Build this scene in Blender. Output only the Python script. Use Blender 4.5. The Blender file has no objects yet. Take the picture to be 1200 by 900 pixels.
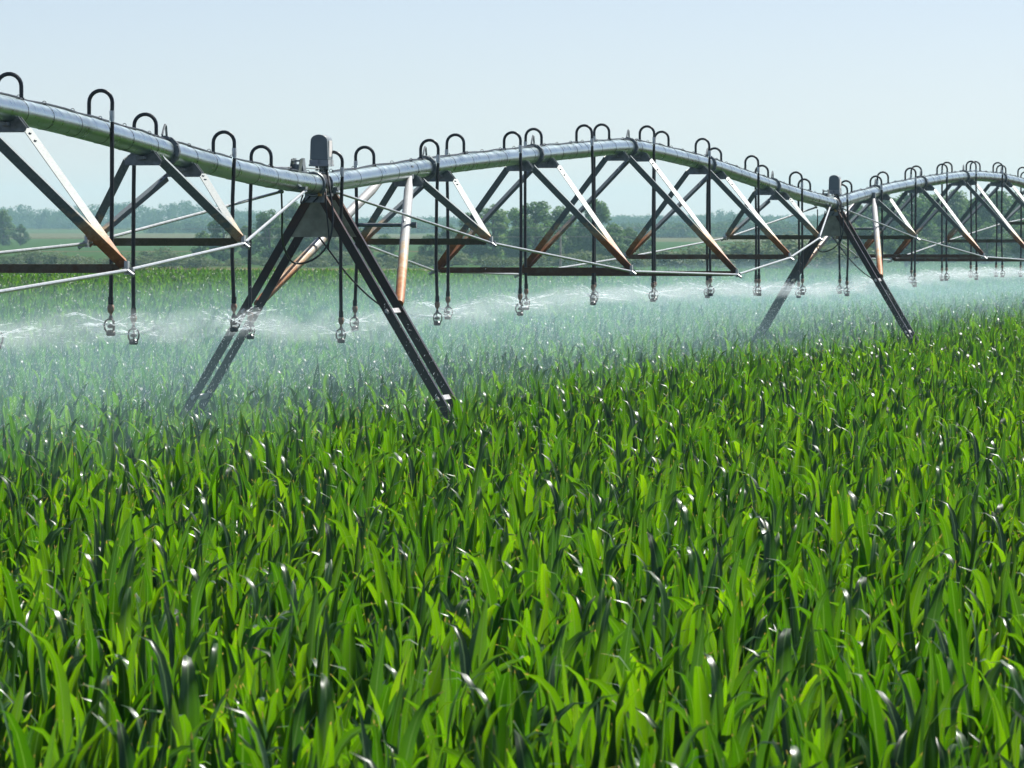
import bpy, bmesh, math, random
import numpy as np
from mathutils import Vector, Matrix

random.seed(7)
rng = np.random.default_rng(11)
SC = bpy.context.scene
COL = SC.collection
R = math.radians
F = 6667.0            # focal length in photograph pixels (200 mm on 36 mm, 1200 px)
ZC = 3.0              # camera height
HOR = 275.0           # horizon row in the photograph

SUN_EL, SUN_AZ = R(51), R(46)      # azimuth measured clockwise from the view direction (+Y)


# ------------------------------------------------------------------ helpers
def world_at(px, py, Y):
    return Vector(((px - 600) / F * Y, Y, ZC + (HOR - py) / F * Y))


def tag(o, label=None, cat=None, group=None, kind=None):
    if label: o['label'] = label
    if cat: o['category'] = cat
    if group: o['group'] = group
    if kind: o['kind'] = kind
    return o


def thing(name, label, cat, loc=(0, 0, 0), group=None):
    o = bpy.data.objects.new(name, None)
    o.empty_display_size = 0.2
    COL.objects.link(o)
    o.location = loc
    return tag(o, label, cat, group)


class MB:
    """collects shapes in world coordinates; build() links them as ONE mesh object"""
    def __init__(s):
        s.v, s.f = [], []

    def add(s, vs, fs):
        k = len(s.v)
        s.v += [tuple(p) for p in vs]
        s.f += [tuple(i + k for i in f) for f in fs]

    def ring_loft(s, rings, caps=True, closed=False):
        n = len(rings[0])
        k = len(s.v)
        for r in rings:
            s.v += [tuple(p) for p in r]
        m = len(rings)
        for i in range(m if closed else m - 1):
            a, b = k + i * n, k + ((i + 1) % m) * n
            for j in range(n):
                s.f.append((a + j, a + (j + 1) % n, b + (j + 1) % n, b + j))
        if caps and not closed:
            s.f.append(tuple(k + j for j in range(n))[::-1])
            s.f.append(tuple(k + (m - 1) * n + j for j in range(n)))

    def tube(s, pts, r, n=8, caps=True):
        pts = [Vector(p) for p in pts]
        if not hasattr(r, '__len__'):
            r = [r] * len(pts)
        rings = []
        t0 = (pts[1] - pts[0]).normalized()
        u = t0.cross(Vector((0, 0, 1)))
        if u.length < .05:
            u = t0.cross(Vector((1, 0, 0)))
        u.normalize()
        for i, p in enumerate(pts):
            if i == 0: t = pts[1] - pts[0]
            elif i == len(pts) - 1: t = pts[-1] - pts[-2]
            else: t = pts[i + 1] - pts[i - 1]
            t.normalize()
            u = (u - t * u.dot(t)).normalized()
            w = t.cross(u)
            rings.append([p + (u * math.cos(2 * math.pi * j / n) + w * math.sin(2 * math.pi * j / n)) * r[i] for j in range(n)])
        s.ring_loft(rings, caps)

    def box(s, c, a, b, h):
        """box centred at c with half-axes a, b, h (vectors)"""
        c, a, b, h = map(Vector, (c, a, b, h))
        vs = [c + a * i + b * j + h * k for i in (-1, 1) for j in (-1, 1) for k in (-1, 1)]
        s.add(vs, [(0, 1, 3, 2), (4, 6, 7, 5), (0, 4, 5, 1), (2, 3, 7, 6), (0, 2, 6, 4), (1, 5, 7, 3)])

    def profile(s, p, q, poly, U, V, seg=1):
        """sweep the 2-d polygon (coefficients of U, V) from p to q"""
        p, q = Vector(p), Vector(q)
        rings = [[p.lerp(q, i / seg) + U * a + V * b for a, b in poly] for i in range(seg + 1)]
        s.ring_loft(rings)

    def torus(s, c, axis, R_, r, n=18, m=6):
        axis = Vector(axis).normalized()
        u = axis.cross(Vector((0, 0, 1)))
        if u.length < .05: u = axis.cross(Vector((1, 0, 0)))
        u.normalize(); w = axis.cross(u)
        rings = []
        for i in range(n):
            a = 2 * math.pi * i / n
            e = u * math.cos(a) + w * math.sin(a)
            rings.append([Vector(c) + e * (R_ + r * math.cos(2 * math.pi * j / m)) + axis * r * math.sin(2 * math.pi * j / m) for j in range(m)])
        s.ring_loft(rings, closed=True)

    def build(s, name, mat, parent=None, smooth=True):
        me = bpy.data.meshes.new(name)
        off = Vector(parent_loc(parent)) if parent else Vector((0, 0, 0))
        me.from_pydata([Vector(p) - off for p in s.v], [], s.f)
        me.materials.append(mat)
        me.validate()
        bm = bmesh.new(); bm.from_mesh(me); bmesh.ops.recalc_face_normals(bm, faces=bm.faces); bm.to_mesh(me); bm.free()
        o = bpy.data.objects.new(name, me)
        COL.objects.link(o)
        if parent: o.parent = parent
        if smooth:
            me.polygons.foreach_set('use_smooth', [True] * len(me.polygons))
            try:
                me.set_sharp_from_angle(angle=R(35))
            except Exception:
                pass
        return o


def parent_loc(o):
    l = Vector(o.location)
    while o.parent:
        o = o.parent
        l += Vector(o.location)
    return l


def np_mesh(name, V, Q, mat, smooth=True):
    """fast mesh from numpy arrays (V: n x 3, Q: m x 4 or m x 3)"""
    me = bpy.data.meshes.new(name)
    k = Q.shape[1]
    me.vertices.add(len(V)); me.vertices.foreach_set('co', V.astype(np.float32).ravel())
    me.loops.add(Q.size); me.loops.foreach_set('vertex_index', Q.astype(np.int32).ravel())
    me.polygons.add(len(Q))
    me.polygons.foreach_set('loop_start', np.arange(0, Q.size, k, dtype=np.int32))
    try:
        me.polygons.foreach_set('loop_total', np.full(len(Q), k, dtype=np.int32))
    except Exception:
        pass
    me.update(calc_edges=True)
    me.polygons.foreach_set('use_smooth', np.full(len(Q), smooth))
    me.materials.append(mat)
    return me


# ---------------------------------------------------------------- materials
def new_mat(name):
    m = bpy.data.materials.new(name)
    m.use_nodes = True
    nt = m.node_tree
    nt.nodes.clear()
    return m, nt, nt.nodes, nt.links


def nd(ns, t, **kw):
    n = ns.new(t)
    for k, v in kw.items():
        if k in n.inputs: n.inputs[k].default_value = v
        else: setattr(n, k, v)
    return n


def ramp(ns, stops):
    r = ns.new('ShaderNodeValToRGB')
    el = r.color_ramp.elements
    while len(el) > 1: el.remove(el[-1])
    el[0].position = stops[0][0]; el[0].color = (*stops[0][1], 1)
    for p, c in stops[1:]:
        e = el.new(p); e.color = (*c, 1)
    return r


def simple(name, color, rough=.5, metal=0, var=.25, scale=30, bump=0.0):
    m, nt, ns, lk = new_mat(name)
    out = nd(ns, 'ShaderNodeOutputMaterial')
    b = nd(ns, 'ShaderNodeBsdfPrincipled', Roughness=rough, Metallic=metal)
    geo = nd(ns, 'ShaderNodeNewGeometry')
    no = nd(ns, 'ShaderNodeTexNoise', Scale=scale, Detail=5.0)
    lk.new(geo.outputs['Position'], no.inputs['Vector'])
    lo = tuple(c * (1 - var) for c in color); hi = tuple(min(1, c * (1 + var)) for c in color)
    rp = ramp(ns, [(.3, lo), (.7, hi)])
    lk.new(no.outputs['Fac'], rp.inputs['Fac'])
    lk.new(rp.outputs['Color'], b.inputs['Base Color'])
    if bump:
        bu = nd(ns, 'ShaderNodeBump', Strength=bump, Distance=.01)
        lk.new(no.outputs['Fac'], bu.inputs['Height']); lk.new(bu.outputs['Normal'], b.inputs['Normal'])
    lk.new(b.outputs['BSDF'], out.inputs['Surface'])
    return m


def mat_zinc_rust(name, z_hi, z_lo, zinc=(.215, .26, .272), metal=.12, rough=.52, dark=1.0):
    """galvanised steel that has rusted where the spray wets it (a band of world height, broken by noise)"""
    m, nt, ns, lk = new_mat(name)
    out = nd(ns, 'ShaderNodeOutputMaterial')
    b = nd(ns, 'ShaderNodeBsdfPrincipled')
    geo = nd(ns, 'ShaderNodeNewGeometry')
    sep = nd(ns, 'ShaderNodeSeparateXYZ'); lk.new(geo.outputs['Position'], sep.inputs[0])
    no = nd(ns, 'ShaderNodeTexNoise', Scale=7.0, Detail=6.0, Roughness=.65); lk.new(geo.outputs['Position'], no.inputs['Vector'])
    mr = nd(ns, 'ShaderNodeMapRange'); mr.inputs['From Min'].default_value = z_hi; mr.inputs['From Max'].default_value = z_lo
    lk.new(sep.outputs['Z'], mr.inputs['Value'])
    ad = nd(ns, 'ShaderNodeMath', operation='MULTIPLY_ADD'); ad.inputs[1].default_value = .9; ad.inputs[2].default_value = -.45
    lk.new(no.outputs['Fac'], ad.inputs[0])
    sm = nd(ns, 'ShaderNodeMath', operation='ADD', use_clamp=True); lk.new(mr.outputs['Result'], sm.inputs[0]); lk.new(ad.outputs[0], sm.inputs[1])
    rp = ramp(ns, [(.0, zinc), (.16, tuple(c * .92 for c in zinc)), (.3, tuple(c * dark for c in (.50, .40, .26))), (.5, tuple(c * dark for c in (.42, .17, .05))), (.75, tuple(c * dark for c in (.22, .075, .028))), (1, tuple(c * dark for c in (.08, .04, .026)))])
    lk.new(sm.outputs[0], rp.inputs['Fac'])
    n2 = nd(ns, 'ShaderNodeTexNoise', Scale=60.0, Detail=3.0); lk.new(geo.outputs['Position'], n2.inputs['Vector'])
    mx = nd(ns, 'ShaderNodeMix', data_type='RGBA', blend_type='MULTIPLY'); mx.inputs[0].default_value = .5
    r2 = ramp(ns, [(.3, (.45, .45, .45)), (.65, (1, 1, 1))]); lk.new(n2.outputs['Fac'], r2.inputs['Fac'])
    lk.new(rp.outputs['Color'], mx.inputs[6]); lk.new(r2.outputs['Color'], mx.inputs[7])
    lk.new(mx.outputs[2], b.inputs['Base Color'])
    rm = ramp(ns, [(.15, (metal,) * 3), (.4, (0, 0, 0))]); lk.new(sm.outputs[0], rm.inputs['Fac']); lk.new(rm.outputs['Color'], b.inputs['Metallic'])
    rr = ramp(ns, [(.15, (rough,) * 3), (.5, (.55,) * 3), (1, (.4,) * 3)]); lk.new(sm.outputs[0], rr.inputs['Fac']); lk.new(rr.outputs['Color'], b.inputs['Roughness'])
    lk.new(b.outputs['BSDF'], out.inputs['Surface'])
    return m


def mat_pipe():
    m, nt, ns, lk = new_mat('galvanised_pipe')
    out = nd(ns, 'ShaderNodeOutputMaterial')
    b = nd(ns, 'ShaderNodeBsdfPrincipled', Metallic=.95)
    geo = nd(ns, 'ShaderNodeNewGeometry')
    no = nd(ns, 'ShaderNodeTexNoise', Scale=5.0, Detail=7.0, Roughness=.7); lk.new(geo.outputs['Position'], no.inputs['Vector'])
    vo = nd(ns, 'ShaderNodeTexVoronoi', Scale=70.0); lk.new(geo.outputs['Position'], vo.inputs['Vector'])
    rp = ramp(ns, [(.3, (.29, .39, .41)), (.6, (.43, .53, .55))]); lk.new(no.outputs['Fac'], rp.inputs['Fac'])
    mx = nd(ns, 'ShaderNodeMix', data_type='RGBA', blend_type='MULTIPLY'); mx.inputs[0].default_value = .12
    lk.new(rp.outputs['Color'], mx.inputs[6]); lk.new(vo.outputs['Color'], mx.inputs[7])
    lk.new(mx.outputs[2], b.inputs['Base Color'])
    rr = ramp(ns, [(.3, (.24,) * 3), (.7, (.36,) * 3)]); lk.new(no.outputs['Fac'], rr.inputs['Fac']); lk.new(rr.outputs['Color'], b.inputs['Roughness'])
    lk.new(b.outputs['BSDF'], out.inputs['Surface'])
    return m


def mat_leaf(name, diff, trans, gloss_rough=.32, gloss=.35, stretch=None, scale=3.0):
    m, nt, ns, lk = new_mat(name)
    out = nd(ns, 'ShaderNodeOutputMaterial')
    inf = nd(ns, 'ShaderNodeObjectInfo')
    geo = nd(ns, 'ShaderNodeNewGeometry')
    no = nd(ns, 'ShaderNodeTexNoise', Scale=scale, Detail=3.0); lk.new(geo.outputs['Position'], no.inputs['Vector'])
    ad = nd(ns, 'ShaderNodeMath', operation='MULTIPLY_ADD'); ad.inputs[1].default_value = .5
    lk.new(inf.outputs['Random'], ad.inputs[0]); 
    hf = nd(ns, 'ShaderNodeMath', operation='MULTIPLY'); hf.inputs[1].default_value = .5
    lk.new(no.outputs['Fac'], hf.inputs[0]); lk.new(hf.outputs[0], ad.inputs[2])
    def var(c, lo, hi):
        r_ = ramp(ns, [(.2, tuple(c[i] * lo[i] for i in range(3))), (.8, tuple(min(1, c[i] * hi[i]) for i in range(3)))])
        lk.new(ad.outputs[0], r_.inputs['Fac'])
        return r_
    rd = var(diff, (.75, .8, .8), (1.3, 1.2, 1.1)); rt = var(trans, (.7, .82, .8), (1.35, 1.15, 1.1))
    d = nd(ns, 'ShaderNodeBsdfDiffuse'); t = nd(ns, 'ShaderNodeBsdfTranslucent')
    g = nd(ns, 'ShaderNodeBsdfGlossy', Roughness=gloss_rough); g.inputs['Color'].default_value = (.95, .97, 1, 1)
    lk.new(rd.outputs['Color'], d.inputs['Color']); lk.new(rt.outputs['Color'], t.inputs['Color'])
    a = nd(ns, 'ShaderNodeAddShader'); lk.new(d.outputs[0], a.inputs[0]); lk.new(t.outputs[0], a.inputs[1])
    dt = nd(ns, 'ShaderNodeVectorMath', operation='DOT_PRODUCT'); lk.new(geo.outputs['Incoming'], dt.inputs[0]); lk.new(geo.outputs['Normal'], dt.inputs[1])
    ab = nd(ns, 'ShaderNodeMath', operation='ABSOLUTE'); lk.new(dt.outputs['Value'], ab.inputs[0])
    iv = nd(ns, 'ShaderNodeMath', operation='SUBTRACT', use_clamp=True); iv.inputs[0].default_value = 1; lk.new(ab.outputs[0], iv.inputs[1])
    pw = nd(ns, 'ShaderNodeMath', operation='POWER'); pw.inputs[1].default_value = 5; lk.new(iv.outputs[0], pw.inputs[0])
    fm = nd(ns, 'ShaderNodeMath', operation='MULTIPLY_ADD', use_clamp=True); fm.inputs[1].default_value = gloss * .55; fm.inputs[2].default_value = gloss * .075   # waxy cuticle, both faces alike
    lk.new(pw.outputs[0], fm.inputs[0])
    mx = nd(ns, 'ShaderNodeMixShader'); lk.new(fm.outputs[0], mx.inputs[0]); lk.new(a.outputs[0], mx.inputs[1]); lk.new(g.outputs[0], mx.inputs[2])
    if stretch:                       # parallel veins: uv.x runs across the blade
        uv = nd(ns, 'ShaderNodeUVMap')
        wv = nd(ns, 'ShaderNodeTexNoise', Scale=1.0, Detail=2.0)
        mp = nd(ns, 'ShaderNodeMapping'); mp.inputs['Scale'].default_value = stretch
        lk.new(uv.outputs[0], mp.inputs[0]); lk.new(mp.outputs[0], wv.inputs['Vector'])
        at_ = nd(ns, 'ShaderNodeAttribute', attribute_name='tone')
        su = nd(ns, 'ShaderNodeSeparateXYZ'); lk.new(uv.outputs[0], su.inputs[0])
        du = nd(ns, 'ShaderNodeMath', operation='SUBTRACT'); du.inputs[1].default_value = .5; lk.new(su.outputs['X'], du.inputs[0])
        au = nd(ns, 'ShaderNodeMath', operation='ABSOLUTE'); lk.new(du.outputs[0], au.inputs[0])
        rib = ramp(ns, [(.02, (1, 1, 1)), (.07, (0, 0, 0))]); lk.new(au.outputs[0], rib.inputs['Fac'])
        tv = nd(ns, 'ShaderNodeMath', operation='MULTIPLY_ADD'); tv.inputs[1].default_value = .12; lk.new(no.outputs['Fac'], tv.inputs[0]); lk.new(su.outputs['Y'], tv.inputs[2])
        tip = ramp(ns, [(.99, (0, 0, 0)), (1.0, (1, 1, 1))])
        tq = nd(ns, 'ShaderNodeMath', operation='MULTIPLY'); tq.inputs[1].default_value = .95; lk.new(tv.outputs[0], tq.inputs[0]); lk.new(tq.outputs[0], tip.inputs['Fac'])
        for rr_, sh, ribc, tipc in ((rt, t, (.055, .11, .012), (.20, .16, .03)), (rd, d, (.09, .17, .05), (.22, .17, .06))):
            q = nd(ns, 'ShaderNodeMix', data_type='RGBA', blend_type='MULTIPLY'); q.inputs[0].default_value = .8
            r3 = ramp(ns, [(.25, (.42, .5, .4)), (.75, (1.25, 1.18, 1))]); lk.new(wv.outputs['Fac'], r3.inputs['Fac'])
            lk.new(rr_.outputs['Color'], q.inputs[6]); lk.new(r3.outputs['Color'], q.inputs[7])
            q2 = nd(ns, 'ShaderNodeMix', data_type='RGBA', blend_type='MULTIPLY'); q2.inputs[0].default_value = 1
            r4 = ramp(ns, [(0, (.34, .50, .5)), (.45, (.9, .94, .9)), (1, (1.75, 1.48, 1))]); lk.new(at_.outputs['Fac'], r4.inputs['Fac'])
            lk.new(q.outputs[2], q2.inputs[6]); lk.new(r4.outputs['Color'], q2.inputs[7])
            q3 = nd(ns, 'ShaderNodeMix', data_type='RGBA'); q3.inputs[7].default_value = (*ribc, 1)
            lk.new(rib.outputs['Color'], q3.inputs[0]); lk.new(q2.outputs[2], q3.inputs[6])
            q4 = nd(ns, 'ShaderNodeMix', data_type='RGBA'); q4.inputs[7].default_value = (*tipc, 1)
            lk.new(tip.outputs['Color'], q4.inputs[0]); lk.new(q3.outputs[2], q4.inputs[6])
            lk.new(q4.outputs[2], sh.inputs['Color'])
    lk.new(mx.outputs[0], out.inputs['Surface'])
    return m


def mat_ground():
    m, nt, ns, lk = new_mat('field_ground')
    out = nd(ns, 'ShaderNodeOutputMaterial')
    b = nd(ns, 'ShaderNodeBsdfDiffuse')
    geo = nd(ns, 'ShaderNodeNewGeometry')
    sep = nd(ns, 'ShaderNodeSeparateXYZ'); lk.new(geo.outputs['Position'], sep.inputs[0])
    n1 = nd(ns, 'ShaderNodeTexNoise', Scale=.006, Detail=3.0); lk.new(geo.outputs['Position'], n1.inputs['Vector'])
    n2 = nd(ns, 'ShaderNodeTexNoise', Scale=.9, Detail=6.0); lk.new(geo.outputs['Position'], n2.inputs['Vector'])
    # Y (metres) + wobble + x-tilt -> field pattern
    w = nd(ns, 'ShaderNodeMath', operation='MULTIPLY_ADD'); w.inputs[1].default_value = 260; lk.new(n1.outputs['Fac'], w.inputs[0]); lk.new(sep.outputs['Y'], w.inputs[2])
    w2 = nd(ns, 'ShaderNodeMath', operation='MULTIPLY_ADD'); w2.inputs[1].default_value = .35; lk.new(sep.outputs['X'], w2.inputs[0]); lk.new(w.outputs[0], w2.inputs[2])
    mr = nd(ns, 'ShaderNodeMapRange'); mr.inputs['From Min'].default_value = 130; mr.inputs['From Max'].default_value = 3130
    lk.new(w2.outputs[0], mr.inputs['Value'])
    k = lambda y: y / 3000
    rp = ramp(ns, [(0, (.060, .042, .028)), (k(235), (.060, .042, .028)), (k(245), (.07, .12, .035)), (k(430), (.09, .13, .045)),
                   (k(470), (.22, .17, .09)), (k(500), (.06, .12, .035)), (k(700), (.055, .115, .03)), (k(715), (.16, .09, .05)), (k(735), (.05, .11, .03)),
                   (k(1020), (.07, .13, .04)), (k(1040), (.15, .15, .08)), (k(1330), (.14, .15, .075)), (k(1360), (.08, .13, .05)), (k(2000), (.09, .13, .05)), (1, (.05, .09, .035))])
    lk.new(mr.outputs['Result'], rp.inputs['Fac'])
    r2 = ramp(ns, [(.3, (.5, .5, .5)), (.7, (.9, .9, .9))]); lk.new(n2.outputs['Fac'], r2.inputs['Fac'])
    mx = nd(ns, 'ShaderNodeMix', data_type='RGBA', blend_type='MULTIPLY'); mx.inputs[0].default_value = 1
    lk.new(rp.outputs['Color'], mx.inputs[6]); lk.new(r2.outputs['Color'], mx.inputs[7])
    lk.new(mx.outputs[2], b.inputs['Color'])
    lk.new(b.outputs[0], out.inputs['Surface'])
    return m


M = {}
M['pipe'] = mat_pipe()
M['strut'] = mat_zinc_rust('galvanised_strut', ZC + .22, ZC - .42)
M['brace'] = mat_zinc_rust('galvanised_tube', ZC + .20, ZC - 1.1, zinc=(.42, .44, .45))
M['leg'] = mat_zinc_rust('weathered_leg', ZC + .75, ZC - .1, zinc=(.085, .11, .108), metal=.4, dark=.22)
M['spread'] = mat_zinc_rust('weathered_spreader', ZC + .05, ZC - .8, zinc=(.11, .095, .042), metal=.3, dark=.34)
M['clamp'] = simple('dull_zinc', (.22, .25, .26), .45, .5, .3, 25)
M['rod'] = simple('zinc_rod', (.45, .48, .49), .38, .6, .2, 20)
M['black'] = simple('black_rubber', (.014, .016, .018), .38, 0, .3, 40)
M['goose'] = simple('dark_pipe', (.03, .036, .042), .35, .3, .3, 40)
M['tan'] = simple('tan_plastic', (.36, .24, .17), .4, 0, .25, 60)
M['head'] = simple('black_plastic', (.018, .021, .024), .3, 0, .4, 90)
M['box'] = simple('grey_plastic_shell', (.20, .24, .255), .4, 0, .06, 12)
M['boxlow'] = simple('grey_base_shell', (.34, .37, .39), .4, 0, .06, 12)
M['sticker'] = simple('white_sticker', (.75, .74, .72), .5, 0, .1, 60)
M['coupling'] = simple('bright_coupling', (.5, .55, .56), .3, .7, .15, 40)
M['brass'] = simple('yellow_cap', (.5, .3, .05), .4, .1, .15, 40)
M['corn'] = mat_leaf('corn_leaf', (.003, .028, .0035), (.074, .196, .0007), .34, .44, stretch=(14, .6, 1))
M['stalk'] = mat_leaf('corn_stalk', (.07, .15, .025), (.03, .08, .01), .35, .3)
M['tree'] = mat_leaf('tree_foliage', (.050, .094, .034), (.052, .105, .022), .5, .15, scale=.35)
M['bush'] = mat_leaf('bush_foliage', (.058, .082, .035), (.045, .068, .022), .5, .12, scale=.35)
M['wood'] = mat_leaf('wood_foliage', (.045, .078, .032), (.035, .065, .02), .5, .1, scale=.06)
M['bark'] = simple('bark', (.09, .07, .055), .9, 0, .35, 4, .4)
M['pole'] = simple('weathered_pole', (.30, .29, .27), .8, 0, .3, 3)
M['ground'] = mat_ground()


def mat_water():
    m, nt, ns, lk = new_mat('water_drops')
    out = nd(ns, 'ShaderNodeOutputMaterial')
    d = nd(ns, 'ShaderNodeBsdfDiffuse'); d.inputs['Color'].default_value = (.42, .44, .45, 1)
    t = nd(ns, 'ShaderNodeBsdfTranslucent'); t.inputs['Color'].default_value = (.74, .78, .80, 1)
    a = nd(ns, 'ShaderNodeAddShader'); lk.new(d.outputs[0], a.inputs[0]); lk.new(t.outputs[0], a.inputs[1])
    lk.new(a.outputs[0], out.inputs['Surface'])
    return m


M['water'] = mat_water()

# ------------------------------------------------------------------ terrain
ZT = np.array([(-500, 0), (500, 0), (700, .4), (1100, 1.7), (1400, 2.8), (2000, 5.6), (3000, 9.0), (7000, 16.0)], float)


def ground_z(x, y):
    x = np.asarray(x, float); y = np.asarray(y, float)
    z = np.interp(y, ZT[:, 0], ZT[:, 1])
    k = np.clip((y - 520) / 800, 0, 1)
    return z + k * (.8 * np.sin(x / 140 + 1.3) + .5 * np.sin(x / 61 + y / 300))


def build_ground():
    ys = np.concatenate([np.linspace(-60, 480, 28), np.linspace(500, 3000, 90), np.linspace(3050, 3300, 4)])
    us = np.linspace(-1, 1, 81)
    V = []
    for y in ys:
        half = 120 + .35 * max(y, 0)
        for u in us:
            V.append((u * half, y))
    V = np.array(V); Z = ground_z(V[:, 0], V[:, 1])
    V = np.column_stack([V, Z])
    n = len(us)
    i, j = np.meshgrid(np.arange(len(ys) - 1), np.arange(n - 1), indexing='ij')
    a = (i * n + j).ravel()
    Q = np.column_stack([a, a + 1, a + n + 1, a + n])
    o = bpy.data.objects.new('ground', np_mesh('ground', V, Q, M['ground']))
    COL.objects.link(o)
    tag(o, kind='structure')


build_ground()

# --------------------------------------------------------- irrigation machine
ZJ = ZC + .432                      # pipe axis at the towers
PR = .084                          # pipe radius
T1 = Vector((-1.64, 49.0, 0)); T0 = T1 - Vector((5.1, 33.3, 0))
T2 = T1 + Vector((6.31, 33.3, 0)); T3 = T2 + Vector((6.6, 33.3, 0)) * 1.06
UP = Vector((0, 0, 1))
JS = [.131, .2945, .469, .643, .811]
JW = [.63, 1.03, 1.25, 1.03, .63]
JD = [.69, 1.19, 1.43, 1.14, .68]
ORD = ['first', 'second', 'third', 'fourth', 'fifth', 'sixth', 'seventh', 'eighth', 'ninth', 'tenth', 'eleventh', 'twelfth']
HEADS = []                         # sprinkler nozzle points, for the spray


def smooth_at(tab, s):
    # height of the pipe axis above the eye line along the span, corners eased over +-0.05
    xs = [a for a, _ in tab]; zs = [b for _, b in tab]
    k = np.linspace(-.028, .028, 5)
    return float(np.mean(np.interp(s + k, xs, zs)))


def l_angle(mb, p, q, N, edge, leg=.064, th=.006):
    """L-section bar from p to q: broad face towards N, second leg behind it on the side of vector `edge`"""
    t = (q - p).normalized()
    N = (N - t * N.dot(t)).normalized()
    K = t.cross(N)
    if K.dot(edge) < 0: K = -K
    h = leg / 2
    poly = [(-h, 0), (h, 0), (h, -leg), (h - th, -leg), (h - th, -th), (-h, -th)]
    mb.profile(p, q, poly, K, N)


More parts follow.
